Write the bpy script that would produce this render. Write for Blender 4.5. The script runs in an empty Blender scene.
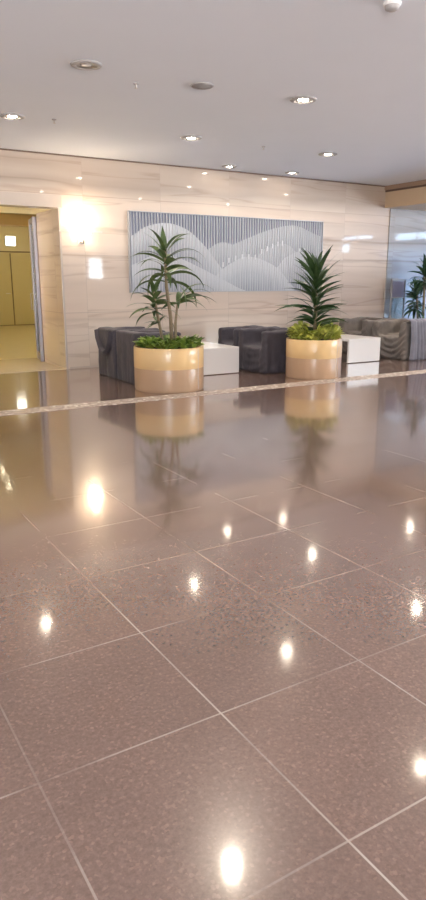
import bpy, bmesh, math, random
from mathutils import Vector, Matrix, noise
PI = math.pi
scn = bpy.context.scene
COL = scn.collection

# ------------------------------------------------------------------ helpers
def link(o, parent=None):
    COL.objects.link(o)
    if parent: o.parent = parent
    return o

def obj(name, bm, mats, parent=None, smooth=False, angle=None):
    me = bpy.data.meshes.new(name)
    bm.normal_update()
    bm.to_mesh(me); bm.free()
    for m in (mats if isinstance(mats, (list, tuple)) else [mats]): me.materials.append(m)
    if smooth:
        for p in me.polygons: p.use_smooth = True
    o = link(bpy.data.objects.new(name, me), parent)
    if angle:
        o.data.set_sharp_from_angle(angle=math.radians(angle))
    return o

def tag(o, label, cat, group=None, kind=None):
    o['label'] = label; o['category'] = cat
    if group: o['group'] = group
    if kind: o['kind'] = kind
    return o

def thing(name, label, cat, loc=(0, 0, 0), rz=0, group=None):
    o = bpy.data.objects.new(name, None)
    o.location = loc; o.rotation_euler = (0, 0, rz); o.empty_display_size = .1
    link(o)
    return tag(o, label, cat, group)

def struct(name, bm, m, parent=None, **k):
    o = obj(name, bm, m, parent, **k)
    o['kind'] = 'structure'
    return o

def box(bm, x0, x1, y0, y1, z0, z1, bevel=0, seg=2):
    r = bmesh.ops.create_cube(bm, size=1)
    vs = r['verts']
    for v in vs:
        v.co = Vector(((x0+x1)/2 + v.co.x*(x1-x0), (y0+y1)/2 + v.co.y*(y1-y0), (z0+z1)/2 + v.co.z*(z1-z0)))
    if bevel:
        es = list({e for v in vs for e in v.link_edges})
        bmesh.ops.bevel(bm, geom=es, offset=bevel, segments=seg, profile=.5, affect='EDGES')
    return bm

def B(*a, **k):
    return box(bmesh.new(), *a, **k)

def lathe(bm, prof, n=32, cx=0, cy=0, close=False):
    rings = []
    for r, z in prof:
        if r < 1e-6: rings.append([bm.verts.new((cx, cy, z))])
        else: rings.append([bm.verts.new((cx+r*math.cos(2*PI*k/n), cy+r*math.sin(2*PI*k/n), z)) for k in range(n)])
    for a, b in zip(rings, rings[1:]):
        for k in range(n):
            q = (k+1) % n
            if len(a) == 1 and len(b) == 1: continue
            if len(a) == 1: bm.faces.new((a[0], b[q], b[k]))
            elif len(b) == 1: bm.faces.new((a[k], a[q], b[0]))
            else: bm.faces.new((a[k], a[q], b[q], b[k]))
    return bm

def tube(bm, pts, rads, n=8):
    pts = [Vector(p) for p in pts]
    rings = []
    for i, p in enumerate(pts):
        d = (pts[min(i+1, len(pts)-1)] - pts[max(i-1, 0)]).normalized()
        a = d.orthogonal().normalized() if abs(d.z) < .9 else Vector((1, 0, 0))
        a = (a - d*a.dot(d)).normalized(); b = d.cross(a)
        r = rads[i] if isinstance(rads, (list, tuple)) else rads
        rings.append([bm.verts.new(p + (a*math.cos(2*PI*k/n) + b*math.sin(2*PI*k/n))*r) for k in range(n)])
    for A, Bq in zip(rings, rings[1:]):
        for k in range(n):
            bm.faces.new((A[k], A[(k+1) % n], Bq[(k+1) % n], Bq[k]))
    bm.faces.new(rings[0][::-1]); bm.faces.new(rings[-1])
    return bm

# ------------------------------------------------------------------ materials
def nt(name):
    m = bpy.data.materials.new(name); m.use_nodes = True
    t = m.node_tree
    return m, t, t.nodes['Principled BSDF'], t.nodes, t.links

def mat(name, col, rough=.5, metal=0, coat=0, coat_r=.05, emis=None, es=0, var=0, vscale=20, bump=0, bscale=200, spec=.5, sheen=0):
    m, t, p, N, L = nt(name)
    p.inputs['Base Color'].default_value = (*col, 1)
    p.inputs['Roughness'].default_value = rough
    p.inputs['Metallic'].default_value = metal
    p.inputs['Specular IOR Level'].default_value = spec
    p.inputs['Coat Weight'].default_value = coat
    p.inputs['Coat Roughness'].default_value = coat_r
    p.inputs['Sheen Weight'].default_value = sheen
    if emis:
        p.inputs['Emission Color'].default_value = (*emis, 1)
        p.inputs['Emission Strength'].default_value = es
    tc = N.new('ShaderNodeTexCoord')
    if var:
        nz = N.new('ShaderNodeTexNoise'); nz.inputs['Scale'].default_value = vscale; nz.inputs['Detail'].default_value = 4
        L.new(tc.outputs['Object'], nz.inputs['Vector'])
        mx = N.new('ShaderNodeMix'); mx.data_type = 'RGBA'
        mx.inputs[6].default_value = (*[c*(1-var) for c in col], 1)
        mx.inputs[7].default_value = (*[min(1, c*(1+var)) for c in col], 1)
        L.new(nz.outputs['Fac'], mx.inputs[0]); L.new(mx.outputs[2], p.inputs['Base Color'])
    if bump:
        nb = N.new('ShaderNodeTexNoise'); nb.inputs['Scale'].default_value = bscale; nb.inputs['Detail'].default_value = 3
        L.new(tc.outputs['Object'], nb.inputs['Vector'])
        bp = N.new('ShaderNodeBump'); bp.inputs['Strength'].default_value = bump; bp.inputs['Distance'].default_value = .01
        L.new(nb.outputs['Fac'], bp.inputs['Height']); L.new(bp.outputs['Normal'], p.inputs['Normal'])
    return m

def math_node(N, L, op, a, b=None, c=None):
    n = N.new('ShaderNodeMath'); n.operation = op
    for i, v in enumerate((a, b, c)):
        if v is None: continue
        if isinstance(v, (int, float)): n.inputs[i].default_value = v
        else: L.new(v, n.inputs[i])
    return n.outputs[0]

def ramp(N, L, fac, stops):
    r = N.new('ShaderNodeValToRGB')
    e = r.color_ramp.elements
    while len(e) < len(stops): e.new(.5)
    for k, (pos, c) in enumerate(stops):
        e[k].position = pos; e[k].color = (*c, 1) if len(c) == 3 else c
    L.new(fac, r.inputs[0])
    return r.outputs[0]

def mixc(N, L, fac, a, b, blend='MIX'):
    m = N.new('ShaderNodeMix'); m.data_type = 'RGBA'; m.blend_type = blend
    for k, v in ((0, fac), (6, a), (7, b)):
        if isinstance(v, (int, float)): m.inputs[k].default_value = v
        elif isinstance(v, tuple): m.inputs[k].default_value = (*v, 1)
        else: L.new(v, m.inputs[k])
    return m.outputs[2]

def granite_floor():
    m, t, p, N, L = nt('polished_granite')
    tc = N.new('ShaderNodeTexCoord'); sx = N.new('ShaderNodeSeparateXYZ')
    L.new(tc.outputs['Object'], sx.inputs[0])
    n1 = N.new('ShaderNodeTexNoise'); n1.inputs['Scale'].default_value = 3.0; n1.inputs['Detail'].default_value = 6
    v1 = N.new('ShaderNodeTexVoronoi'); v1.inputs['Scale'].default_value = 105
    n2 = N.new('ShaderNodeTexNoise'); n2.inputs['Scale'].default_value = 60; n2.inputs['Detail'].default_value = 6; n2.inputs['Roughness'].default_value = .7
    for n in (n1, v1, n2): L.new(tc.outputs['Object'], n.inputs['Vector'])
    vsep = N.new('ShaderNodeSeparateColor'); L.new(v1.outputs['Color'], vsep.inputs[0])
    base = ramp(N, L, n2.outputs['Fac'], [(.25, FL_DARK), (.5, FL_MID), (.78, FL_LIGHT)])
    grain = ramp(N, L, vsep.outputs[0], [(0, (.80, .78, .76)), (.3, (.96, .96, .96)), (.85, (1.04, 1.03, 1.02)), (.98, (1.55, 1.5, 1.45))])
    c = mixc(N, L, .6, base, grain, 'MULTIPLY')
    c = mixc(N, L, 1.0, c, ramp(N, L, n1.outputs['Fac'], [(.3, (.92, .91, .90)), (.7, (1.06, 1.05, 1.05))]), 'MULTIPLY')
    # slab to slab tone
    def cell(out, off):
        return math_node(N, L, 'FLOOR', math_node(N, L, 'DIVIDE', math_node(N, L, 'SUBTRACT', out, off), PITCH))
    cx = cell(sx.outputs[0], X0); cy = cell(sx.outputs[1], Y0)
    cb = N.new('ShaderNodeCombineXYZ'); L.new(cx, cb.inputs[0]); L.new(cy, cb.inputs[1])
    wn = N.new('ShaderNodeTexWhiteNoise'); wn.noise_dimensions = '2D'; L.new(cb.outputs[0], wn.inputs['Vector'])
    c = mixc(N, L, 1.0, c, ramp(N, L, wn.outputs['Value'], [(0, (.93, .93, .93)), (1, (1.06, 1.05, 1.04))]), 'MULTIPLY')
    # joints
    def joint(out, off):
        f = math_node(N, L, 'FRACT', math_node(N, L, 'DIVIDE', math_node(N, L, 'SUBTRACT', out, off - PITCH*40), PITCH))
        d = math_node(N, L, 'MINIMUM', f, math_node(N, L, 'SUBTRACT', 1.0, f))
        return math_node(N, L, 'LESS_THAN', d, .0035/PITCH)
    n3 = N.new('ShaderNodeTexNoise'); n3.inputs['Scale'].default_value = 1.6; L.new(tc.outputs['Object'], n3.inputs['Vector'])
    jx = math_node(N, L, 'MULTIPLY', joint(sx.outputs[0], X0), .95)
    jy = math_node(N, L, 'MULTIPLY', joint(sx.outputs[1], Y0), .7)
    j = math_node(N, L, 'MAXIMUM', jx, jy)
    wear = N.new('ShaderNodeMapRange'); wear.inputs[1].default_value = .42; wear.inputs[2].default_value = .62
    wear.inputs[3].default_value = .15; wear.inputs[4].default_value = 1.0
    L.new(n3.outputs['Fac'], wear.inputs[0])
    j = math_node(N, L, 'MULTIPLY', j, wear.outputs[0])
    j = math_node(N, L, 'MULTIPLY', j, math_node(N, L, 'LESS_THAN', sx.outputs[1], 7.7))
    c = mixc(N, L, j, c, (.46, .385, .33))
    L.new(c, p.inputs['Base Color'])
    p.inputs['Roughness'].default_value = .23
    p.inputs['Specular IOR Level'].default_value = .85
    p.inputs['Coat Weight'].default_value = 1
    p.inputs['Coat IOR'].default_value = 1.62
    nr = N.new('ShaderNodeMapRange'); L.new(n1.outputs['Fac'], nr.inputs[0])
    nr.inputs[1].default_value = .3; nr.inputs[2].default_value = .7; nr.inputs[3].default_value = .065; nr.inputs[4].default_value = .09
    L.new(nr.outputs[0], p.inputs['Coat Roughness'])
    bp = N.new('ShaderNodeBump'); bp.inputs['Strength'].default_value = .012; bp.inputs['Distance'].default_value = .01
    nw = N.new('ShaderNodeTexNoise'); nw.inputs['Scale'].default_value = 9; L.new(tc.outputs['Object'], nw.inputs['Vector'])
    L.new(nw.outputs['Fac'], bp.inputs['Height']); L.new(bp.outputs['Normal'], p.inputs['Coat Normal'])
    return m

def marble(name, tint=(1, 1, 1), axis=0, coat=1.0):
    """cream marble with level veins, in courses 0.95 m high"""
    m, t, p, N, L = nt(name)
    tc = N.new('ShaderNodeTexCoord'); sx = N.new('ShaderNodeSeparateXYZ'); L.new(tc.outputs['Object'], sx.inputs[0])
    mp = N.new('ShaderNodeMapping'); L.new(tc.outputs['Object'], mp.inputs[0])
    mp.inputs['Scale'].default_value = (.10, .10, 1.25)
    # shift the vein pattern from slab to slab
    SW, SH = 1.45, .953
    ci = math_node(N, L, 'FLOOR', math_node(N, L, 'DIVIDE', sx.outputs[axis], SW))
    cz = math_node(N, L, 'FLOOR', math_node(N, L, 'DIVIDE', sx.outputs[2], SH))
    cb = N.new('ShaderNodeCombineXYZ'); L.new(ci, cb.inputs[0]); L.new(cz, cb.inputs[2])
    wn = N.new('ShaderNodeTexWhiteNoise'); wn.noise_dimensions = '3D'; L.new(cb.outputs[0], wn.inputs['Vector'])
    off = N.new('ShaderNodeVectorMath'); off.operation = 'MULTIPLY_ADD'
    L.new(wn.outputs['Color'], off.inputs[0]); off.inputs[1].default_value = (.35, 0, .45); L.new(mp.outputs[0], off.inputs[2])
    n1 = N.new('ShaderNodeTexNoise'); n1.inputs['Scale'].default_value = 1.3; n1.inputs['Detail'].default_value = 4; n1.inputs['Distortion'].default_value = .3
    n2 = N.new('ShaderNodeTexNoise'); n2.inputs['Scale'].default_value = 1.9; n2.inputs['Detail'].default_value = 3; n2.inputs['Distortion'].default_value = .4
    for n in (n1, n2): L.new(off.outputs[0], n.inputs['Vector'])
    c = ramp(N, L, n1.outputs['Fac'], [(.30, tuple(a*b for a, b in zip((.52, .415, .34), tint))), (.46, tuple(a*b for a, b in zip((.65, .535, .445), tint))), (.62, tuple(a*b for a, b in zip((.71, .60, .505), tint)))])
    vein = ramp(N, L, math_node(N, L, 'ABSOLUTE', math_node(N, L, 'SUBTRACT', n2.outputs['Fac'], .5)), [(0, (.78, .73, .71)), (.022, (1, 1, 1))])
    c = mixc(N, L, .75, c, vein, 'MULTIPLY')
    # level dark bedding in the stone, with the upper wall's weaker light painted in
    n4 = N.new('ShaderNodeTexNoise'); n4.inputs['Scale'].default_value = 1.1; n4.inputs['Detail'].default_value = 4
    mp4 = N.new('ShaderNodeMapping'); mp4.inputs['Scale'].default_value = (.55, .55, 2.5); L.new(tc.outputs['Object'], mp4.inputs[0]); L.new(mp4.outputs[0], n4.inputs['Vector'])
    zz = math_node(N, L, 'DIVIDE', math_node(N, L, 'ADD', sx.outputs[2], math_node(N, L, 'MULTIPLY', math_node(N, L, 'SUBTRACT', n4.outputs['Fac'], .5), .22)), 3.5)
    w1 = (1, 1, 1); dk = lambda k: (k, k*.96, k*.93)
    beds_dim_top = ramp(N, L, zz, [(0, w1), (.215, w1), (.237, dk(.80)), (.252, dk(.93)), (.53, w1), (.543, dk(.80)), (.553, w1), (.645, w1), (.658, dk(.76)), (.667, w1), (.72, w1), (.79, dk(.92)), (.872, dk(.52)), (.90, dk(.60)), (.95, dk(.62))])
    c = mixc(N, L, 1.0, c, beds_dim_top, 'MULTIPLY')
    def joint(out, w, half):
        f = math_node(N, L, 'FRACT', math_node(N, L, 'ADD', math_node(N, L, 'DIVIDE', out, w), 40.0))
        d = math_node(N, L, 'MINIMUM', f, math_node(N, L, 'SUBTRACT', 1.0, f))
        return math_node(N, L, 'LESS_THAN', d, half/w)
    j = math_node(N, L, 'MAXIMUM', math_node(N, L, 'MULTIPLY', joint(sx.outputs[axis], SW, .004), .35), math_node(N, L, 'MULTIPLY', joint(sx.outputs[2], SH, .005), .5))
    c = mixc(N, L, j, c, (.30, .235, .20))
    L.new(c, p.inputs['Base Color'])
    p.inputs['Roughness'].default_value = .42
    p.inputs['Coat Weight'].default_value = coat
    p.inputs['Coat IOR'].default_value = 1.6
    p.inputs['Coat Roughness'].default_value = .045
    return m

SKY, GROUND_BOOST = 16.0, 3.6
PITCH, X0, Y0 = .661, 1.118, 1.112
FL_DARK, FL_MID, FL_LIGHT = (.122, .076, .060), (.164, .103, .082), (.222, .146, .118)
W = 11.27          # back wall
H = 3.472          # ceiling
M = {}
M['floor'] = granite_floor()
M['marble'] = marble('cream_marble')
M['marble_side'] = marble('cream_marble_side', axis=1)
M['marble_light'] = mat('pale_marble', (.50, .42, .36), .3, coat=.6, var=.08, vscale=5)
M['blue_shade'] = marble('blue_grey_shade_slab', (.60, .70, .82))
M['threshold'] = mat('cream_threshold_stone', (.80, .68, .52), .25, coat=.5, var=.06, vscale=8)
M['ceiling'] = mat('ceiling_paint', (.735, .765, .83), .75, var=.02, vscale=1.5)
M['plain_wall'] = mat('plain_wall_paint', (.66, .60, .55), .7, var=.03, vscale=2)
M['gap'] = mat('shadow_gap', (.13, .08, .06), .7)
M['brown'] = mat('brown_moulding', (.30, .20, .14), .5, var=.1)
M['bulkhead'] = mat('bulkhead_panel', (.52, .38, .25), .55, var=.04, vscale=3)
M['olive'] = mat('corridor_paint', (.64, .55, .30), .6, var=.03, vscale=2)
M['olive_door'] = mat('corridor_door_paint', (.56, .47, .23), .5, var=.03, vscale=2)
M['olive_floor'] = mat('corridor_floor', (.62, .53, .34), .35, coat=.2, var=.05, vscale=4)
M['olive_beam'] = mat('corridor_beam', (.52, .36, .15), .6)
M['dark_line'] = mat('dark_reveal', (.20, .15, .07), .7)
M['alu'] = mat('brushed_aluminium', (.36, .33, .36), .38, metal=.6, bump=.05)
M['steel'] = mat('satin_steel', (.62, .58, .55), .3, metal=.9)
M['white_metal'] = mat('white_metal', (.78, .77, .78), .4)
M['trim_grey'] = mat('downlight_trim', (.36, .34, .34), .5)
M['reflector'] = mat('downlight_reflector', (.42, .41, .41), .35, metal=.9)
M['speaker'] = mat('speaker_grille', (.36, .34, .34), .7, bump=.4, bscale=400)
M['lens_off'] = mat('lens_off', (.70, .68, .66), .2, coat=.6)
M['cream_lacquer'] = mat('cream_lacquer', (.80, .55, .27), .3, coat=.5, coat_r=.08)
M['tan_lacquer'] = mat('tan_lacquer', (.50, .33, .21), .3, coat=.5, coat_r=.08)
M['soil'] = mat('soil', (.06, .04, .025), .95, bump=.6, bscale=60)
M['bark'] = mat('cane_bark', (.28, .21, .13), .8, var=.3, vscale=40)
M['table_white'] = mat('white_laminate', (.82, .80, .80), .28, coat=.3)
M['art_back'] = mat('relief_backing', (.215, .23, .30), .5, var=.03, vscale=2)
M['art_white'] = mat('relief_white', (.70, .70, .73), .4)
M['art_frame'] = mat('relief_edge', (.40, .41, .45), .4)
M['shade'] = mat('frosted_lamp_glass', (1, .96, .9), .4, emis=(1, .80, .55), es=13)
M['sign_lit'] = mat('lit_sign_face', (1, 1, 1), .4, emis=(1, .97, .82), es=6)
M['notice'] = mat('grey_violet_notice', (.24, .22, .30), .35, coat=.4)
M['pale_panel'] = mat('pale_blue_panel', (.60, .63, .70), .3, coat=.4)

def lens_mat(name, es, col=(1, .86, .68)):
    return mat(name, (1, 1, 1), .4, emis=col, es=es)
M['lens'] = lens_mat('lit_lens', 95)
M['lens_wash'] = lens_mat('wall_washer_lens', 85)
M['lens_dim'] = lens_mat('corridor_dim_lens', 60, (1, .90, .62))
M['lens_fill'] = lens_mat('corridor_fill_lens', 390, (1, .85, .48))  # for the hidden extra lamps that brighten the corridor

def glass(name, tint, gloss=.06):
    m = bpy.data.materials.new(name); m.use_nodes = True
    N, L = m.node_tree.nodes, m.node_tree.links
    N.clear()
    o = N.new('ShaderNodeOutputMaterial'); tr = N.new('ShaderNodeBsdfTransparent'); gl = N.new('ShaderNodeBsdfGlossy'); mx = N.new('ShaderNodeMixShader')
    tr.inputs[0].default_value = (*tint, 1); gl.inputs['Roughness'].default_value = .02
    mx.inputs[0].default_value = gloss
    L.new(tr.outputs[0], mx.inputs[1]); L.new(gl.outputs[0], mx.inputs[2]); L.new(mx.outputs[0], o.inputs[0])
    return m
M['glass'] = glass('clear_glass', (.97, .98, .98))
M['tint_glass'] = glass('blue_tinted_glass', (.20, .27, .36))
M['dim_glass'] = glass('grey_glass', (.76, .82, .88))
M['door_glass'] = glass('door_glass', (.86, .87, .84), .10)

def cloth(name, col):
    m, t, p, N, L = nt(name)
    p.inputs['Roughness'].default_value = .7; p.inputs['Sheen Weight'].default_value = .15; p.inputs['Sheen Roughness'].default_value = .4
    p.inputs['Specular IOR Level'].default_value = .35
    tc = N.new('ShaderNodeTexCoord')
    nz = N.new('ShaderNodeTexNoise'); nz.inputs['Scale'].default_value = 6; nz.inputs['Detail'].default_value = 5
    L.new(tc.outputs['Object'], nz.inputs['Vector'])
    L.new(ramp(N, L, nz.outputs['Fac'], [(.3, tuple(c*.86 for c in col)), (.7, tuple(c*1.12 for c in col))]), p.inputs['Base Color'])
    nb = N.new('ShaderNodeTexNoise'); nb.inputs['Scale'].default_value = 14; nb.inputs['Detail'].default_value = 2; nb.inputs['Distortion'].default_value = 1
    L.new(tc.outputs['Object'], nb.inputs['Vector'])
    bp = N.new('ShaderNodeBump'); bp.inputs['Strength'].default_value = .35; bp.inputs['Distance'].default_value = .02
    L.new(nb.outputs['Fac'], bp.inputs['Height']); L.new(bp.outputs['Normal'], p.inputs['Normal'])
    return m
M['cover_dark'] = cloth('charcoal_cover', (.064, .056, .070))
M['cover_brown'] = cloth('taupe_cover', (.215, .188, .17))
M['cover_blue'] = cloth('slate_cover', (.20, .20, .245))

def leaf_mat(name, lo, hi, rough=.42):
    m, t, p, N, L = nt(name)
    tc = N.new('ShaderNodeTexCoord')
    nz = N.new('ShaderNodeTexNoise'); nz.inputs['Scale'].default_value = 9; nz.inputs['Detail'].default_value = 2
    L.new(tc.outputs['Object'], nz.inputs['Vector'])
    L.new(ramp(N, L, nz.outputs['Fac'], [(.35, lo), (.65, hi)]), p.inputs['Base Color'])
    p.inputs['Roughness'].default_value = rough
    p.inputs['Subsurface Weight'].default_value = 0
    return m
M['leaf_mid'] = leaf_mat('corn_plant_leaf', (.045, .085, .022), (.12, .17, .055))
M['leaf_dark'] = leaf_mat('dark_dracaena_leaf', (.018, .048, .014), (.05, .095, .03))
M['leaf_far'] = leaf_mat('far_palm_leaf', (.03, .075, .035), (.07, .13, .06))
M['leaf_bright'] = leaf_mat('ground_cover_leaf', (.06, .13, .018), (.24, .33, .05))
M['leaf_yellow'] = leaf_mat('light_ground_cover_leaf', (.24, .29, .04), (.60, .60, .14))

def mosaic():
    m, t, p, N, L = nt('pebble_mosaic')
    tc = N.new('ShaderNodeTexCoord')
    v = N.new('ShaderNodeTexVoronoi'); v.inputs['Scale'].default_value = 26
    v2 = N.new('ShaderNodeTexVoronoi'); v2.inputs['Scale'].default_value = 26; v2.feature = 'DISTANCE_TO_EDGE'
    n = N.new('ShaderNodeTexNoise'); n.inputs['Scale'].default_value = 1.1
    for q in (v, v2, n): L.new(tc.outputs['Object'], q.inputs['Vector'])
    s = N.new('ShaderNodeSeparateColor'); L.new(v.outputs['Color'], s.inputs[0])
    c = ramp(N, L, s.outputs[0], [(0, (.28, .215, .18)), (.5, (.44, .36, .31)), (.82, (.62, .55, .49)), (.95, (.90, .87, .82))])
    c = mixc(N, L, ramp(N, L, v2.outputs['Distance'], [(0, (1, 1, 1)), (.05, (0, 0, 0))]), c, (.30, .23, .18))
    L.new(c, p.inputs['Base Color'])
    p.inputs['Roughness'].default_value = .35
    bp = N.new('ShaderNodeBump'); bp.inputs['Strength'].default_value = .4; bp.inputs['Distance'].default_value = .01
    L.new(v2.outputs['Distance'], bp.inputs['Height']); L.new(bp.outputs['Normal'], p.inputs['Normal'])
    return m
M['mosaic'] = mosaic()

# ------------------------------------------------------------------ the setting
XL, XR, YF = -6.0, 16.0, -5.0
OPL, OPR, OPH = 1.1, 3.92, 2.65     # corridor opening

fl = struct('floor', B(XL-.2, XR+.2, YF-.2, W, -.2, 0), M['floor'])
tr = struct('trim_1', B(XL, XR, 7.65, 7.96, .0005, .003), M['mosaic'])       # mosaic band in the floor
struct('ceiling', B(XL-.2, XR+.2, YF-.2, W+.3, H, H+.2), M['ceiling'])

# back wall with the corridor opening (thick: 11.27 .. 12.45 as a lined passage)
bm = bmesh.new()
box(bm, OPR, XR+.2, W, W+.3, -.2, H)
box(bm, XL-.2, OPL, W, W+.3, -.2, H)
box(bm, OPL, OPR, W, W+.3, OPH, H)
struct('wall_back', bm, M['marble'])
# pale lintel course and jamb edge, slightly proud
bm = bmesh.new()
box(bm, OPL-.1, OPR+.06, W-.018, W+.02, OPH, OPH+.19, .004)
struct('trim_2', bm, M['marble_light'])
struct('trim_3', B(OPR-.012, OPR+.025, W-.022, W+.02, 0, OPH, bevel=.005), M['marble_light'])
# dark shadow gap where wall and ceiling meet
struct('trim_4', B(XL, 11.28, W-.012, W+.005, H-.022, H-.0005), M['gap'])
# passage lining
struct('trim_5', B(OPR, OPR+.3, W+.3, 12.46, 0, OPH), M['marble_side'])
struct('trim_6', B(OPL-.3, OPL, W+.3, 12.46, 0, OPH), M['marble_side'])
struct('trim_7', B(OPL-.3, OPR+.3, W+.3, 12.46, OPH, OPH+.2), M['olive'])
struct('trim_8', B(OPR+.16, OPR+.22, 12.46, 13.3, 0, OPH), M['brown'])
struct('floor_threshold', B(OPL, OPR+.16, W, 13.25, -.2, .004), M['threshold'])
# added slab: bulkhead shade and cool daylight painted into its blue-grey colour
struct('trim_13', B(11.45, XR, W-.02, W+.01, 0, 3.02), M['blue_shade'])
# base line of the back wall
struct('baseboard_back', B(OPR+.06, 11.4, W-.012, W+.005, 0, .03), M['marble_light'])

# the corridor behind
CW, CZ = 23.4, 3.75
bm = bmesh.new(); box(bm, -1.5, 8.6, CW, CW+.2, 0, CZ)
struct('wall_corridor_far', bm, M['olive'])
struct('wall_corridor_right', B(8.4, 8.6, 12.46, CW, 0, CZ), M['olive'])
struct('wall_corridor_left', B(-1.7, -1.5, 12.46, CW, 0, CZ), M['olive'])
struct('wall_corridor_near_right', B(OPR+.3, 8.6, 12.46, 12.6, 0, CZ), M['olive'])
struct('wall_corridor_near_left', B(-1.7, OPL-.3, 12.46, 12.6, 0, CZ), M['olive'])
struct('wall_corridor_over', B(OPL-.3, OPR+.3, 12.46, 12.6, OPH, CZ), M['olive'])
struct('ceiling_corridor', B(-1.7, 8.6, 12.46, CW+.2, CZ, CZ+.15), M['olive'])
struct('floor_corridor', B(-1.7, 8.6, 13.25, CW+.2, -.2, 0), M['olive_floor'])
struct('floor_corridor_edge', B(OPR+.16, 8.6, 12.46, 13.25, -.2, 0), M['olive_floor'])
struct('trim_9', B(-1.5, 8.4, CW-.55, CW, 3.22, 3.56), M['olive_beam'])
struct('trim_10', B(-1.5, 8.4, CW-.03, CW, 2.39, 2.43), M['dark_line'])
struct('baseboard_corridor', B(-1.5, 8.4, CW-.02, CW, 0, .09), M['dark_line'])
# double door in the far corridor wall
d = struct('door_2', B(4.75, 6.36, CW-.05, CW, .02, 2.36, bevel=.006), M['olive_door'])
struct('door_panel', B(6.40, 7.75, CW-.045, CW, .02, 2.36, bevel=.006), M['olive_door'], d)
struct('door_gap', B(6.36, 6.40, CW-.02, CW, .02, 2.36), M['dark_line'], d)
bm = bmesh.new(); tube(bm, [(6.28, CW-.05, 1.06), (6.28, CW-.11, 1.06), (6.14, CW-.11, 1.06)], .014)
struct('door_handle', bm, M['steel'], d)

# folded-back glazed door leaf standing against the right jamb
bm = bmesh.new(); box(bm, -.03, .03, 0, .085, .01, 2.60, .004)
leaf = struct('door_1', bm, M['alu'])
leaf.location = (3.885, 12.50, 0); leaf.rotation_euler = (0, 0, math.radians(-11))
struct('door_stile', B(-.03, .03, .62, .70, .01, 2.60, bevel=.004), M['alu'], leaf)
struct('door_rail', B(-.025, .025, .085, .62, .01, .15, bevel=.004), M['alu'], leaf)
struct('door_rail', B(-.025, .025, .085, .62, 2.50, 2.60, bevel=.004), M['alu'], leaf)
struct('door_pane', B(-.006, .006, .085, .62, .15, 2.50), M['door_glass'], leaf)
bm = bmesh.new(); tube(bm, [(-.03, .66, .95), (-.075, .66, .95), (-.075, .66, 1.25), (-.03, .66, 1.25)], .011)
struct('door_handle', bm, M['steel'], leaf)

# bulkhead at right
struct('ceiling_bulkhead', B(11.29, XR, YF, W, 3.02, H-.001), M['bulkhead'])
struct('trim_11', B(11.245, 11.292, YF, W, 3.385, H-.002, bevel=.006), M['brown'])
struct('trim_12', B(11.275, 11.292, YF, W, 3.345, 3.385), M['gap'])

# right wall with glazing, front wall with openings, left wall
def wall_x(name, x0, x1, y0, y1, holes, m):
    """wall slab normal to X, holes = (ya, yb, za, zb)"""
    ys = sorted({y0, y1, *[h for q in holes for h in q[:2]]}); zs = sorted({0, H, *[h for q in holes for h in q[2:]]})
    bm = bmesh.new()
    for a, b in zip(ys, ys[1:]):
        for c, e in zip(zs, zs[1:]):
            my, mz = (a+b)/2, (c+e)/2
            if any(q[0] < my < q[1] and q[2] < mz < q[3] for q in holes): continue
            box(bm, x0, x1, a, b, c, e)
    return struct(name, bm, m)
def wall_y(name, y0, y1, x0, x1, holes, m):
    xs = sorted({x0, x1, *[h for q in holes for h in q[:2]]}); zs = sorted({0, H, *[h for q in holes for h in q[2:]]})
    bm = bmesh.new()
    for a, b in zip(xs, xs[1:]):
        for c, e in zip(zs, zs[1:]):
            my, mz = (a+b)/2, (c+e)/2
            if any(q[0] < my < q[1] and q[2] < mz < q[3] for q in holes): continue
            box(bm, a, b, y0, y1, c, e)
    return struct(name, bm, m)
WR = [(4.58, 6.10, 2.76, 2.93), (4.58, 5.04, 2.36, 2.70), (6.95, 9.6, 2.64, 2.90), (6.3, 10.6, .25, 2.45), (-4.6, 3.6, 1.2, 2.95)]
wall_x('wall_right', XR, XR+.2, YF, W, WR, M['plain_wall'])
WF = [(10.75, 11.42, 1.54, 2.42), (-5.4, -1.0, .4, 3.2)]  # the wide opening is unseen, added for daylight from behind
wall_y('wall_front', YF-.2, YF, XL, XR, WF, M['plain_wall'])
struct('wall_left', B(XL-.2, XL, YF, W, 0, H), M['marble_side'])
n = 0
def portal(loc, rot, sx, sy):
    l = bpy.data.lights.new('daylight_portal', 'AREA'); l.shape = 'RECTANGLE'; l.size = sx; l.size_y = sy
    l.cycles.is_portal = True
    o = bpy.data.objects.new('daylight_portal', l); o.location = loc; o.rotation_euler = rot; COL.objects.link(o)
for k, (a, b, c, e) in enumerate(WR):
    n += 1
    bm = bmesh.new(); w = .035
    box(bm, XR+.06, XR+.12, a, b, c, c+w); box(bm, XR+.06, XR+.12, a, b, e-w, e)
    box(bm, XR+.06, XR+.12, a, a+w, c+w, e-w); box(bm, XR+.06, XR+.12, b-w, b, c+w, e-w)
    nm = max(0, int((b-a)/.9))
    for q in range(1, nm+1):
        y = a + (b-a)*q/(nm+1)
        box(bm, XR+.06, XR+.12, y-.02, y+.02, c+w, e-w)
    f = struct('window_%d' % n, bm, M['white_metal'])
    struct('window_pane', B(XR+.085, XR+.095, a+w, b-w, c+w, e-w), M['tint_glass'] if k == 3 else M['dim_glass'] if k < 3 else M['glass'], f)
    portal((XR+.15, (a+b)/2, (c+e)/2), (0, PI/2, 0), e-c, b-a)
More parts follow.
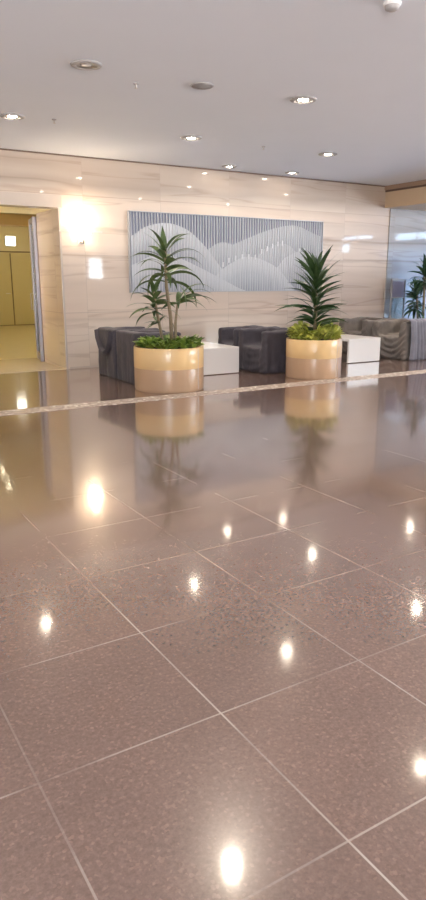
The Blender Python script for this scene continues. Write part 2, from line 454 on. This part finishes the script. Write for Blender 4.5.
for k, (a, b, c, e) in enumerate(WF):
    n += 1
    bm = bmesh.new(); w = .04
    box(bm, a, b, YF-.12, YF-.06, c, c+w); box(bm, a, b, YF-.12, YF-.06, e-w, e)
    box(bm, a, a+w, YF-.12, YF-.06, c+w, e-w); box(bm, b-w, b, YF-.12, YF-.06, c+w, e-w)
    nm = max(0, int((b-a)/1.2))
    for q in range(1, nm+1):
        x = a + (b-a)*q/(nm+1)
        box(bm, x-.025, x+.025, YF-.12, YF-.06, c+w, e-w)
    f = struct('window_%d' % n, bm, M['white_metal'])
    struct('window_pane', B(a+w, b-w, YF-.095, YF-.085, c+w, e-w), M['glass'], f)
    portal(((a+b)/2, YF-.15, (c+e)/2), (PI/2, 0, 0), b-a, e-c)

# ------------------------------------------------------------------ ceiling fittings
DOWN = 'recessed ceiling downlights'
def downlight(x, y, label, lit=True, lens=None, z=H, r=1.0, group=DOWN):
    t = thing('recessed_downlight', label, 'ceiling light', (x, y, z), 0, group)
    bm = bmesh.new()
    lathe(bm, [(.098*r, -.002), (.150*r, -.002), (.152*r, -.008), (.140*r, -.016), (.104*r, -.020), (.098*r, -.016), (.098*r, -.002)], 36)
    obj('trim_ring', bm, M['trim_grey'], t, True)
    bm = bmesh.new(); lathe(bm, [(.0985*r, -.015), (.078*r, -.006), (.055*r, -.004)], 32)
    obj('reflector', bm, M['reflector'], t, True)
    bm = bmesh.new(); lathe(bm, [(.056*r, -.003), (.056*r, -.009), (.040*r, -.014), (0, -.016)], 20)
    obj('lens', bm, lens or (M['lens'] if lit else M['lens_off']), t, True)
    if lit and lens is None:
        l = bpy.data.lights.new('downlight_beam', 'SPOT'); l.energy = 165; l.color = (1, .86, .70); l.spot_size = math.radians(105); l.spot_blend = 1; l.shadow_soft_size = .05
        lo = bpy.data.objects.new('downlight_beam', l); lo.location = (0, 0, -.11); link(lo, t)
    return t
downlight(2.62, 9.05, 'lit recessed downlight at the far left of the ceiling, before the corridor opening')
downlight(5.16, 9.03, 'lit recessed downlight above the tall planter with bare canes')
downlight(7.68, 9.00, 'lit recessed downlight nearest the beige bulkhead')
downlight(5.20, 6.55, 'nearest lit recessed downlight in view, right of the round grey ceiling grille')
downlight(2.65, 6.62, 'switched-off recessed downlight in a grey trim ring at the upper left of the ceiling', lit=False)
downlight(6.97, 10.83, 'lit wall-washer downlight close to the marble wall, left of the pair above the relief', r=.9, lens=M['lens_wash'])
downlight(8.38, 10.83, 'lit wall-washer downlight close to the marble wall, right of the pair above the relief', r=.9, lens=M['lens_wash'])
# their neighbours, seen only as reflections in the floor
downlight(10.30, 9.03, 'lit downlight out of view above the right chairs, mirrored near the right floor edge')
downlight(7.70, 6.50, 'lit downlight out of view, mirrored in the floor at the right edge beyond the middle')
downlight(2.61, 3.95, 'lit downlight out of view, mirrored as the nearest glow at the bottom of the floor')
downlight(5.02, 4.00, 'lit downlight out of view, mirrored at the lower right edge of the floor')
for x, y in [(.06, 9.0), (.06, 4.0), (7.7, 4.0), (10.3, 6.5), (2.6, 1.4), (7.7, 1.4), (-2.5, 6.5), (-2.5, 1.4), (5.1, -1.2), (10.3, 1.4)]:  # grid carried on out of view, added for ambient light
    downlight(x, y, 'lit recessed downlight in the hall ceiling, outside the picture', group='downlights outside the picture')

t = thing('ceiling_speaker', 'round grey flush ceiling grille between the unlit and the lit downlights', 'ceiling speaker', (3.94, 6.66, H))
bm = bmesh.new(); lathe(bm, [(.108, -.002), (.122, -.002), (.124, -.008), (.114, -.014), (.108, -.010)], 36)
obj('rim', bm, M['trim_grey'], t, True)
bm = bmesh.new(); lathe(bm, [(.109, -.003), (.109, -.009), (.06, -.013), (0, -.014)], 32)
obj('grille', bm, M['speaker'], t, True)
t = thing('smoke_detector', 'white domed smoke detector at the top edge of the ceiling', 'smoke detector', (4.03, 4.07, H))
bm = bmesh.new(); lathe(bm, [(0, -.001), (.065, -.001), (.065, -.018), (.055, -.024)], 28); obj('base', bm, M['white_metal'], t, True)
bm = bmesh.new(); lathe(bm, [(.055, -.020), (.050, -.045), (.030, -.056), (0, -.058)], 28); obj('dome', bm, M['trim_grey'], t, True)
def sprinkler(x, y, label):
    t = thing('ceiling_sprinkler', label, 'sprinkler', (x, y, H), 0, 'ceiling sprinklers')
    bm = bmesh.new(); lathe(bm, [(0, .0005), (.03, .0005), (.026, -.010), (0, -.010)], 20); obj('escutcheon', bm, M['trim_grey'], t, True)
    bm = bmesh.new(); tube(bm, [(0, 0, -.008), (0, 0, -.045)], .007); lathe(bm, [(0, -.045), (.017, -.046), (.017, -.049), (0, -.050)], 12)
    obj('deflector', bm, M['steel'], t, True)
sprinkler(3.32, 6.95, 'small sprinkler head between the unlit downlight and the round grille')
sprinkler(3.12, 8.95, 'small sprinkler head right of the far left lit downlight')
sprinkler(6.42, 9.02, 'small sprinkler head between the two lit downlights of the far row')

# corridor fittings; lights after the mirrored pair are added out of sight as fill
for k, (x, y) in enumerate([(4.45, 18.6), (4.25, 17.2), (7.9, 20.0), (1.6, 15.0), (6.8, 15.6), (0.0, 19.0)]):
    downlight(x, y, ['corridor light mirrored in the floor, upper of the two faint spots at left', 'corridor light mirrored in the floor, lower of the two faint spots at left', 'unseen added fill light before the far corridor doors', 'unseen added fill light in the corridor, left of the opening', 'unseen added fill light in the corridor, right of the opening', 'unseen added fill light far left in the corridor'][k], lens=M['lens_dim'] if k < 2 else M['lens_fill'], z=CZ, group='corridor ceiling lights', r=.8 if k < 2 else 1.5)
t = thing('lit_sign', 'glowing white square sign box above the doors at the end of the corridor', 'sign', (6.42, CW, 2.75))
obj('housing', B(-.17, .17, -.07, -.001, -.16, .16, bevel=.01), M['white_metal'], t)
obj('face', B(-.155, .155, -.09, -.071, -.145, .145, bevel=.008), M['sign_lit'], t)

# ------------------------------------------------------------------ wall lamp
t = thing('wall_lamp', 'brightly lit frosted wall lamp on the marble beside the corridor opening', 'wall lamp', (4.28, W, 2.29))
bm = bmesh.new(); lathe(bm, [(0, -.10), (.08, -.10), (.12, -.04), (.132, .05), (.124, .11), (.11, .11), (.08, .03), (0, -.02)], 28)
for v in bm.verts: v.co.y = -.165 + v.co.y*.72
obj('shade', bm, M['shade'], t, True)
obj('cross_bar', B(-.38, .38, -.045, -.028, -.012, .012), M['steel'], t)
bm = bmesh.new(); box(bm, -.05, .05, -.03, -.001, -.20, .06, .006)
obj('backplate', bm, M['steel'], t)
bm = bmesh.new(); tube(bm, [(0, -.028, -.17), (0, -.12, -.19), (0, -.165, -.10)], .014, 10); obj('arm', bm, M['steel'], t, True)
l = bpy.data.lights.new('wall_lamp_bulb', 'POINT'); l.energy = 14; l.color = (1, .78, .52); l.shadow_soft_size = .05
lo = bpy.data.objects.new('wall_lamp_bulb', l); lo.location = (0, -.165, .16); link(lo, t)

# ------------------------------------------------------------------ relief artwork
AX0, AX1, AZ0, AZ1 = 5.16, 9.50, 1.295, 2.65
art = thing('wall_relief', 'wide grey-blue relief of layered hills behind fine white slats on the marble wall', 'artwork', (AX0, W, AZ0))
AW, AH = AX1-AX0, AZ1-AZ0
obj('backing_panel', B(0, AW, -.035, -.001, 0, AH, bevel=.004), M['art_back'], art)
bm = bmesh.new()
box(bm, -.012, 0, -.075, -.001, -.012, AH+.012); box(bm, AW, AW+.012, -.075, -.001, -.012, AH+.012)
box(bm, 0, AW, -.075, -.001, AH, AH+.012); box(bm, 0, AW, -.075, -.001, -.012, 0)
obj('edge_frame', bm, M['art_frame'], art)
def pig(name, top, low):
    """painted hill: pale along its crest, slate further down (pigment, by vertex colour)"""
    m, t_, p, N, L = nt(name)
    a = N.new('ShaderNodeVertexColor'); a.layer_name = 'pigment'
    s = N.new('ShaderNodeSeparateColor'); L.new(a.outputs[0], s.inputs[0])
    L.new(ramp(N, L, s.outputs[0], [(0, top), (.09, tuple(.55*x+.45*y for x, y in zip(top, low))), (.6, low)]), p.inputs['Base Color'])
    p.inputs['Roughness'].default_value = .5
    return m
HM = [pig('hill_paint_a', (.50, .51, .54), (.25, .27, .335)), pig('hill_paint_b', (.57, .58, .61), (.27, .295, .36))]
HILLS = []
def hill(pts, y, m, depth=.010, x0=None):
    """pts: crest control points (u, v) in panel fractions; hill fills from crest to the bottom"""
    xs = [q[0] for q in pts]
    def crest(u):
        u = min(max(u, xs[0]), xs[-1])
        for k in range(len(pts)-1):
            if u <= xs[k+1]:
                p0 = pts[max(k-1, 0)][1]; p1 = pts[k][1]; p2 = pts[k+1][1]; p3 = pts[min(k+2, len(pts)-1)][1]
                s = (u-xs[k])/(xs[k+1]-xs[k])
                return .5*((2*p1)+(-p0+p2)*s+(2*p0-5*p1+4*p2-p3)*s*s+(-p0+3*p1-3*p2+p3)*s**3)
        return pts[-1][1]
    bm = bmesh.new(); lay = bm.loops.layers.color.new('pigment')
    NS, NV = 60, 12
    cols = []
    for i in range(NS+1):
        u = xs[0]+(xs[-1]-xs[0])*i/NS
        c = max(.004, crest(u))*AH
        cols.append([bm.verts.new((u*AW, y, c*(1-(j/NV)**1.6))) for j in range(NV+1)])
    for i in range(NS):
        for j in range(NV):
            f = bm.faces.new((cols[i][j], cols[i][j+1], cols[i+1][j+1], cols[i+1][j]))
            for lp in f.loops:
                jj = j if lp.vert in (cols[i][j], cols[i+1][j]) else j+1
                dz = (cols[i][0].co.z-cols[i][jj].co.z)
                val = min(1, dz/.9); lp[lay] = (val, val, val, 1)
    r = bmesh.ops.extrude_face_region(bm, geom=bm.faces[:])
    for v in r['geom']:
        if isinstance(v, bmesh.types.BMVert): v.co.y += depth
    bmesh.ops.recalc_face_normals(bm, faces=bm.faces[:])
    obj('hill', bm, m, art)
    return crest
hill([(.42, .55), (.55, .70), (.70, .86), (.84, .93), (.99, .80)], -.045, HM[0])       # pale slope behind, right
h1 = hill([(0.005, .70), (.07, .82), (.17, .88), (.27, .80), (.36, .58), (.44, .30), (.50, .05)], -.051, HM[1])
h2 = hill([(.32, .40), (.38, .58), (.44, .66), (.52, .60), (.60, .44), (.66, .25)], -.048, HM[0])
h4 = hill([(.72, .28), (.78, .46), (.86, .56), (.94, .52), (.995, .40)], -.052, HM[1])
h6 = hill([(.58, .30), (.645, .54), (.70, .62), (.76, .67), (.82, .62), (.90, .40)], -.050, HM[0])
h3 = hill([(.36, .04), (.42, .25), (.50, .40), (.57, .475), (.66, .43), (.75, .30), (.84, .05)], -.057, HM[1])
h5 = hill([(.005, .34), (.10, .46), (.22, .44), (.34, .30), (.44, .16), (.56, .01)], -.059, HM[1])
bm = bmesh.new()
NSL = 74
for k in range(NSL):
    x = AW*(k+.5)/NSL
    box(bm, x-.003, x+.003, -.068, -.0355, .004, AH-.004)
obj('slats', bm, M['art_white'], art)
for u, v in [(.44, .36), (.47, .42), (.505, .45), (.54, .47), (.575, .475), (.61, .47), (.645, .55), (.675, .59), (.705, .63), (.735, .66), (.76, .675), (.86, .575), (.89, .575)]:   # bright raised tabs along the crests
    x = AW*u; z = AH*v
    bm = bmesh.new(); box(bm, x-.018, x+.018, -.088, -.0735, z-.045, z+.045, .003)
    for v in bm.verts:
        if v.co.z < z: v.co.y += .008
    obj('crest_tab', bm, M['art_white'], art)

# ------------------------------------------------------------------ planters and plants
def planter(x, y, r, h, split, label, seam=True):
    t = thing('round_planter', label, 'planter', (x, y, 0), 0, 'two-tone round planters')
    bm = bmesh.new(); lathe(bm, [(r-.03, .0), (r-.012, .0), (r-.004, .012), (r, .03), (r, split)], 64); obj('lower_band', bm, M['tan_lacquer'], t, True, 40)
    bm = bmesh.new(); lathe(bm, [(r, split), (r+.002, split+.004), (r+.002, h-.012), (r-.004, h), (r-.030, h), (r-.034, h-.01), (r-.034, h-.12)], 64); obj('upper_band', bm, M['cream_lacquer'], t, True, 40)
    bm = bmesh.new(); lathe(bm, [(r-.034, h-.05), (r*.6, h-.03), (0, h-.02)], 40); obj('soil', bm, M['soil'], t, True)
    a = math.atan2(-y, -x) + .95
    bm = bmesh.new(); box(bm, -.004, .004, -.002, .004, .03, h-.02)
    for v in bm.verts:
        v.co = Vector((math.cos(a)*(r+v.co.y) - math.sin(a)*v.co.x, math.sin(a)*(r+v.co.y) + math.cos(a)*v.co.x, v.co.z))
    obj('seam', bm, M['steel'], t)
    return t

def leaf(bm, base, az, el, length, width, droop, n=9, fold=.25, twist=0, roll=0):
    """one strap leaf: starts at azimuth az, elevation el, bends down by droop (rad) along its length"""
    p = Vector(base); rows = []
    for i in range(n+1):
        s = i/n
        e = el - droop*s**1.3
        d = Vector((math.cos(az)*math.cos(e), math.sin(az)*math.cos(e), math.sin(e)))
        side = Vector((-math.sin(az), math.cos(az), 0))
        up = side.cross(d)*-1
        up = d.cross(side)
        w = width*(math.sin(PI*min(1, .12+.88*s)**.75))*.5 if s < 1 else 0
        w = max(w, .0015)
        tw = roll + twist*s
        sd = side*math.cos(tw) + up*math.sin(tw)
        rows.append((bm.verts.new(p + sd*w - up*w*fold*-1), bm.verts.new(p), bm.verts.new(p - sd*w + up*w*fold)))
        p = p + d*(length/n)
    for a, b in zip(rows, rows[1:]):
        bm.faces.new((a[0], a[1], b[1], b[0])); bm.faces.new((a[1], a[2], b[2], b[1]))

def crown(bm, c, axis_len, n, L0, W0, rnd, el0=1.35, el1=-.1, droop=1.2, az0=0):
    for i in range(n):
        s = i/(n-1)
        az = az0 + i*2.399 + rnd.uniform(-.25, .25)
        el = el0 + (el1-el0)*(1-s)**.9
        leaf(bm, (c[0], c[1], c[2]-axis_len*(1-s)), az, el+rnd.uniform(-.15, .15), L0*rnd.uniform(.75, 1.1)*(1-.25*s), W0*rnd.uniform(.85, 1.1), droop*rnd.uniform(.7, 1.25)*(1-.55*s), twist=rnd.uniform(-.5, .5), roll=rnd.uniform(-.8, .8), fold=.15)

def ground_cover(x, y, z, r, m, label, seed, n=330, hgt=.11, hole=.10, rim=.04):
    rnd = random.Random(seed); bm = bmesh.new()
    for _ in range(n):
        a = rnd.uniform(0, 2*PI); q = math.sqrt(rnd.uniform(hole**2, r**2))
        zz = z + hgt*rnd.uniform(0, .75)*(1-.35*(q/r)**4)*(.75+.35*math.sin(a*5+seed))
        az = a + rnd.uniform(-1.3, 1.3)
        el = rnd.uniform(.35, 1.3) if q < r*.8 else rnd.uniform(.6, 1.3)
        leaf(bm, (q*math.cos(a), q*math.sin(a), zz), az, el, rnd.uniform(.09, .16), rnd.uniform(.05, .085), rnd.uniform(.6, 1.9), n=4, fold=.1, roll=rnd.uniform(-.7, .7))
    o = obj('ground_cover', bm, m, None, True)
    o.location = (x, y, 0)
    return tag(o, label, 'plant', kind='stuff')

P1 = (4.45, 8.47); P2 = (7.0, 8.36)
planter(*P1, .492, .60, .315, 'left round planter in cream over tan, holding the tall plant with bare canes')
planter(*P2, .44, .605, .32, 'right round planter in cream over tan, holding the dense dark bushy plant')
ground_cover(*P1, .583, .43, M['leaf_bright'], 'low green ferny ground cover around the bare canes in the left planter', 3, 460, .13)
ground_cover(*P2, .588, .385, M['leaf_yellow'], 'light yellow-green ground cover around the dark bushy plant in the right planter', 5, 560, .26)

# camera-right direction on the floor, for leaning stems
RV = Vector((math.cos(math.radians(31.46)), -math.sin(math.radians(31.46)), 0)); FV = Vector((math.sin(math.radians(31.46)), math.cos(math.radians(31.46)), 0))
rnd = random.Random(11)
t = thing('corn_plant', 'tall dracaena with bare leaning canes and loose tufts of strap leaves in the left planter', 'plant', (*P1, .56))
def off(r, f, z): return tuple(RV*r + FV*f + Vector((0, 0, z)))
# canes
bm = bmesh.new(); c1 = off(-.03, .03, 1.32); tube(bm, [off(.05, .03, 0), off(.03, .03, .45), off(-.02, .03, .85), off(-.03, .03, 1.36)], [.028, .026, .024, .018]); obj('cane', bm, M['bark'], t, True)
bm = bmesh.new(); c2 = off(-.19, -.04, .76); tube(bm, [off(-.07, -.04, 0), off(-.10, -.04, .22), off(-.15, -.04, .5), off(-.19, -.04, .80)], [.024, .022, .02, .014]); obj('cane', bm, M['bark'], t, True)
bm = bmesh.new(); c3 = off(.14, 0, .62); tube(bm, [off(.10, 0, 0), off(.10, 0, .36), off(.13, 0, .62)], [.022, .020, .013]); obj('cane', bm, M['bark'], t, True)
bm = bmesh.new(); tube(bm, [off(.16, .05, 0), off(.165, .05, .18)], [.02, .02]); obj('stump', bm, M['bark'], t, True)
AZR = math.atan2(RV.y, RV.x)
bm = bmesh.new(); crown(bm, c1, .42, 27, .64, .070, rnd, el0=1.1, el1=.1, droop=2.0)
leaf(bm, off(-.05, .03, 1.30), AZR+2, 1.5, .36, .10, .12)
leaf(bm, off(-.03, .03, 1.2), AZR, .75, .66, .075, 2.0); leaf(bm, off(-.03, .03, 1.12), AZR+.3, .65, .60, .075, 1.7); leaf(bm, off(-.03, .03, 1.2), AZR+PI, .7, .56, .07, 1.9); leaf(bm, off(-.03, .03, 1.1), AZR-.4, .7, .55, .075, 1.5)
obj('leaf_crown', bm, M['leaf_mid'], t, True)
bm = bmesh.new(); crown(bm, c2, .28, 22, .44, .070, rnd, el0=1.15, el1=-.1, droop=1.4); obj('leaf_crown', bm, M['leaf_mid'], t, True)
bm = bmesh.new()
for a, e, Ln, dr in [(.15, .95, .52, 2.3), (-.2, .35, .48, 1.5), (0, .75, .46, 2.0), (.25, .45, .42, 1.7), (-.3, .55, .44, 2.1), (.1, .1, .36, 1.5), (-.6, .2, .3, 1.6), (.6, .3, .34, 1.5), (2.8, -.2, .22, .9), (-1.5, .2, .26, 1.6), (1.5, .7, .3, 1.4)]:
    leaf(bm, c3, AZR+a, e+.2, Ln*1.3, .080, dr, roll=a*.9 if abs(a) < 1 else .5)
obj('leaf_crown', bm, M['leaf_mid'], t, True)
bm = bmesh.new()
for a, e, Ln, dr in [(3.14, .2, .20, .7), (2.8, -.1, .17, .6), (3.5, -.3, .2, .5), (2.2, .7, .18, .9), (4.2, .3, .17, 1), (.5, .9, .15, .7)]:
    leaf(bm, off(-.13, -.04, .36), AZR+a, e, Ln*1.15, .085, dr)
bmesh.ops.translate(bm, verts=bm.verts[:], vec=Vector((0, 0, 0)))
obj('side_shoot', bm, M['leaf_mid'], t, True)

rnd = random.Random(21)
t = thing('bushy_dracaena', 'dense dark green dracaena with arching leaves all up its stem in the right planter', 'plant', (*P2, .57))
bm = bmesh.new(); tube(bm, [(0, 0, 0), (.01, 0, .5), (0, .01, 1.1)], [.03, .027, .016]); obj('stem', bm, M['bark'], t, True)
bm = bmesh.new()
for i in range(112):
    s = (i/111)
    z = .16 + .94*s
    az = i*2.399 + rnd.uniform(-.6, .6)
    el = .40 + .80*s**1.5 + rnd.uniform(-.35, .35)
    ln = (.40 + .24*math.sin(PI*min(1, s*.95+.05)))*rnd.uniform(.6, 1.15)
    leaf(bm, (rnd.uniform(-.02, .02), rnd.uniform(-.02, .02), z), az, el, ln, rnd.uniform(.048, .07), rnd.uniform(.6, 1.3)*(1-.6*s), n=7, fold=.15, twist=rnd.uniform(-.5, .5), roll=rnd.uniform(-.9, .9))
obj('foliage', bm, M['leaf_dark'], t, True)

rnd = random.Random(31)
PX = (12.02, 10.62)
planter(*PX, .34, .60, .32, 'round planter behind the covered chairs at the far right, holding the palm')
t = thing('potted_palm', 'slender dark palm with drooping tufts standing at the far right edge', 'plant', (*PX, .56))
bm = bmesh.new(); cc1 = off(-.05, 0, 1.25); tube(bm, [off(0, 0, 0), off(-.02, 0, .7), off(-.05, 0, 1.25)], [.03, .026, .016]); obj('cane', bm, M['bark'], t, True)
bm = bmesh.new(); tube(bm, [off(-.10, 0, 0), off(-.16, 0, .45), off(-.2, 0, .75)], [.026, .022, .014]); obj('cane', bm, M['bark'], t, True)
bm = bmesh.new(); crown(bm, off(-.05, 0, 1.22), .45, 60, .46, .07, rnd, 1.3, -.2, 1.3); obj('leaf_crown', bm, M['leaf_far'], t, True)
bm = bmesh.new(); crown(bm, off(-.2, 0, .74), .45, 54, .40, .07, rnd, 1.3, -.4, 1.3); obj('leaf_crown', bm, M['leaf_far'], t, True)

# ------------------------------------------------------------------ waterfall tables
def table(x0, x1, y0, y1, h, label):
    t = thing('low_table', label, 'table', ((x0+x1)/2, (y0+y1)/2, 0), 0, 'low white tables between the chairs')
    a, b = (x1-x0)/2, (y1-y0)/2
    obj('tabletop', B(-a, a, -b, b, h-.045, h, bevel=.004), M['table_white'], t)
    obj('end_panel', B(-a, a, -b, -b+.045, .012, h-.0455, bevel=.003), M['table_white'], t)
    obj('end_panel', B(-a, a, b-.045, b, .012, h-.0455, bevel=.003), M['table_white'], t)
    obj('plinth', B(-a+.03, a-.03, -b+.008, -b+.04, 0, .012), M['gap'], t)
    obj('plinth', B(-a+.03, a-.03, b-.04, b-.008, 0, .012), M['gap'], t)
table(5.40, 6.19, 9.29, 10.40, .435, 'low white block table beside the left planter')
table(8.62, 9.41, 9.30, 10.40, .445, 'low white block table beside the right planter')

# ------------------------------------------------------------------ armchairs under dust covers
def covered_chair(label, loc, rz, w, d, h, seat, m, seed, loose=.0, arm=.16, back=.2, hem=.012, fold_amp=.012, sw=0):
    """a boxy tub chair under a cloth: open side is +X, width along Y, wrinkles are in the mesh"""
    rnd = random.Random(seed)
    bm = bmesh.new()
    box(bm, -d/2, d/2, -w/2, w/2, 0, seat, .0)                         # base with seat
    box(bm, -d/2, -d/2+back, -w/2, w/2, 0, h)                          # back
    box(bm, -d/2, d/2, -w/2, -w/2+arm, 0, h*.985); box(bm, -d/2, d/2, w/2-arm, w/2, 0, h*.985)
    me = bpy.data.meshes.new('tmp'); bm.to_mesh(me); bm.free()
    tmp = bpy.data.objects.new('tmp', me); COL.objects.link(tmp)
    r = tmp.modifiers.new('r', 'REMESH'); r.mode = 'VOXEL'; r.voxel_size = .022
    s = tmp.modifiers.new('s', 'SMOOTH'); s.factor = .6; s.iterations = 11
    dg = bpy.context.evaluated_depsgraph_get()
    me2 = bpy.data.meshes.new_from_object(tmp.evaluated_get(dg))
    bpy.data.objects.remove(tmp); bpy.data.meshes.remove(me)
    bm = bmesh.new(); bm.from_mesh(me2); bpy.data.meshes.remove(me2)
    bm.normal_update()
    sh = Vector((rnd.uniform(0, 50), rnd.uniform(0, 50), rnd.uniform(0, 50)))
    newco = {}
    for v in bm.verts:
        c = v.co; nrm = v.normal
        side = 1-abs(nrm.z)
        q = max(0, min(1, 1-c.z/h))
        # vertical folds that widen towards the hem
        per = Vector((c.x*7, c.y*7, c.z*.9)) + sh
        f = noise.noise(per)*1.0 + .5*noise.noise(per*2.1)
        a = f*fold_amp*side*(.35+1.6*q)
        # slack diagonal wrinkles
        b = noise.noise(Vector((c.x*4+c.z*6, c.y*4-c.z*5, c.z*3)) + sh*.5)*fold_amp*.9
        # soft puddles on the seat and top
        g = noise.noise(c*9 + sh)*fold_amp*.8*abs(nrm.z)
        out = Vector((nrm.x, nrm.y, 0))*loose*(q**1.5)*side
        nc = c + nrm*(a+b+g) + out
        # swags hanging across the open front, ridges falling from the arm tops on the sides
        if sw and nrm.x > .5:
            ph = (c.z - 1.5*(c.y-.05)**2)*52 + 2.2*noise.noise(c*3 + sh)
            nc = nc + nrm*sw*math.sin(ph)*min(1, 1.5*q)
        if sw and abs(nrm.y) > .5:
            ph = (c.x + .25*c.z*noise.noise(sh))*34 + 2*noise.noise(c*2.5 + sh)
            nc = nc + nrm*sw*math.sin(ph)*q
        nc.z = max(nc.z, hem*.5)
        newco[v] = nc
    for v, c in newco.items(): v.co = c
    for v in bm.verts:
        if v.co.z < .03: v.co.z = max(.002, v.co.z*.4)
    o = obj('covered_armchair', bm, m, None, True)
    o.location = (*loc, 0); o.rotation_euler = (0, 0, rz)
    return tag(o, label, 'armchair', 'armchairs under dust covers')

def swag(parent, pts, wid, m, seed):
    """a loose fold of cloth hanging in a loop against the cover"""
    bm = bmesh.new(); rows = []
    n = len(pts)
    for i, p in enumerate(pts):
        p = Vector(p)
        d = (Vector(pts[min(i+1, n-1)]) - Vector(pts[max(i-1, 0)])).normalized()
        outv = Vector((-1, 0, 0)); b = d.cross(outv).normalized()
        rows.append([bm.verts.new(p + outv*(.055*math.sin(PI*k/6)) + b*wid*(k/6-.5)) for k in range(7)])
    for a, b in zip(rows, rows[1:]):
        for k in range(6): bm.faces.new((a[k], a[k+1], b[k+1], b[k]))
    return obj('loose_fold', bm, m, parent, True)

c = covered_chair('grey covered armchair at the far left, with a loose loop of cloth on its back', (4.55, 10.05), 0, .66, .80, .765, .42, M['cover_dark'], 1, fold_amp=.008)
swag(c, [(-.405, .30, .72), (-.415, .25, .60), (-.42, .13, .45), (-.42, -.02, .39), (-.42, -.15, .44), (-.415, -.24, .58), (-.405, -.27, .73)], .10, M['cover_dark'], 3)
covered_chair('grey covered armchair at the left, its back half hidden by the left planter', (4.56, 9.335), 0, .66, .80, .755, .42, M['cover_dark'], 2, fold_amp=.008)
covered_chair('dark covered armchair beside the first white table, nearer of the two there', (6.86, 9.33), PI, .82, .80, .705, .41, M['cover_dark'], 3, loose=.02, fold_amp=.018, sw=.006, arm=.135)
covered_chair('dark covered armchair behind the nearer one at the first white table, half hidden', (6.87, 10.105), PI, .64, .80, .69, .41, M['cover_dark'], 4, arm=.13)
covered_chair('taupe armchair under a loose sagging cover at the far right, nearest the palm', (10.33, 9.60), PI, .90, .84, .73, .43, M['cover_brown'], 5, loose=.04, fold_amp=.026, sw=.022)
covered_chair('taupe armchair under a loose cover behind the second white table, nearest the wall', (10.34, 10.63), PI, .84, .84, .72, .43, M['cover_brown'], 6, loose=.03, fold_amp=.024, sw=.020)
# slate cloth thrown over the near arm of the right chair, hanging to the floor in pleats
bm = bmesh.new(); rows = []
NU, NV = 90, 22
for i in range(NU+1):
    u = i/NU
    row = []
    for j in range(NV+1):
        v = j/NV
        if v < .22:                                   # the part lying on the arm top
            q = v/.22
            y = 9.30 - .215*q; z = .768 + .006*math.sin(u*40)*q
            if q > .8: z -= .02*(q-.8)/.2
        else:                                         # the hanging part
            q = (v-.22)/.78
            pleat = (math.sin(u*44 + 2.5*noise.noise(Vector((u*5, 0, 3)))) + .6*math.sin(u*83+1))*(.008+.022*q)
            y = 9.085 - .075*q**.8 + pleat - .012; z = .748 - .740*q
        x = 9.93 + .055*(1-v)*0 + (1.02+.16*v)*u - .05*v*(1-u) + .05*math.sin(v*2.5)*(1-u)
        row.append(bm.verts.new((x, y, z)))
    rows.append(row)
for a, b in zip(rows, rows[1:]):
    for j in range(NV): bm.faces.new((a[j], b[j], b[j+1], a[j+1]))
bmesh.ops.recalc_face_normals(bm, faces=bm.faces[:])
o = obj('dust_sheet', bm, M['cover_blue'], None, True)
so = o.modifiers.new('thickness', 'SOLIDIFY'); so.thickness = .006; so.offset = 0
tag(o, 'slate blue dust sheet hanging in pleats over the near arm of the far right chair', 'dust sheet')

# ------------------------------------------------------------------ notice stand by the right part of the wall
t = thing('notice_stand', 'slim white framed notice stand with a grey-violet sheet behind the right chairs', 'sign stand', (11.66, 11.08, 0), math.radians(-4))
for s in (-1, 1):
    obj('post', B(s*.20-.014, s*.20+.014, -.014, .014, .02, 1.52, bevel=.003), M['trim_grey'], t)
    obj('foot', B(s*.20-.02, s*.20+.02, -.12, .12, 0, .022, bevel=.004), M['trim_grey'], t)
obj('top_rail', B(-.186, .186, -.012, .012, 1.49, 1.52), M['trim_grey'], t)
obj('notice', B(-.170, .170, -.008, .008, 1.13, 1.47), M['notice'], t)
obj('lower_pane', B(-.186, .186, -.004, .004, .35, 1.11), M['door_glass'], t)
obj('cross_rail', B(-.186, .186, -.010, .010, 1.105, 1.13), M['trim_grey'], t)

# ------------------------------------------------------------------ light outside, camera, exposure
w = bpy.data.worlds.new('overcast_sky'); scn.world = w; w.use_nodes = True
N, L = w.node_tree.nodes, w.node_tree.links
bg = N['Background']; bg.inputs[1].default_value = SKY
# pale sky above the horizon, below it an added glow to brighten the ceiling
tc = N.new('ShaderNodeTexCoord'); sp = N.new('ShaderNodeSeparateXYZ'); L.new(tc.outputs['Generated'], sp.inputs[0])
L.new(ramp(N, L, math_node(N, L, 'MULTIPLY_ADD', sp.outputs[2], 4.0, .5), [(.45, (GROUND_BOOST, GROUND_BOOST*.96, GROUND_BOOST*.93)), (.55, (.78, .90, 1.0))]), bg.inputs[0])

cam = bpy.data.cameras.new('camera'); co = bpy.data.objects.new('camera', cam); COL.objects.link(co)
cam.sensor_fit = 'VERTICAL'; cam.sensor_height = 24; cam.sensor_width = 24*426/900; cam.lens = 24*672/900
cam.clip_start = .05; cam.clip_end = 200
co.location = (0, 0, 1.5); co.rotation_euler = (PI/2 - math.atan(170/672), 0, -math.radians(31.46))
scn.camera = co
vs = scn.view_settings
vs.view_transform = 'Standard'; vs.look = 'None'; vs.gamma = 1; vs.use_curve_mapping = False
vs.exposure = 0.2
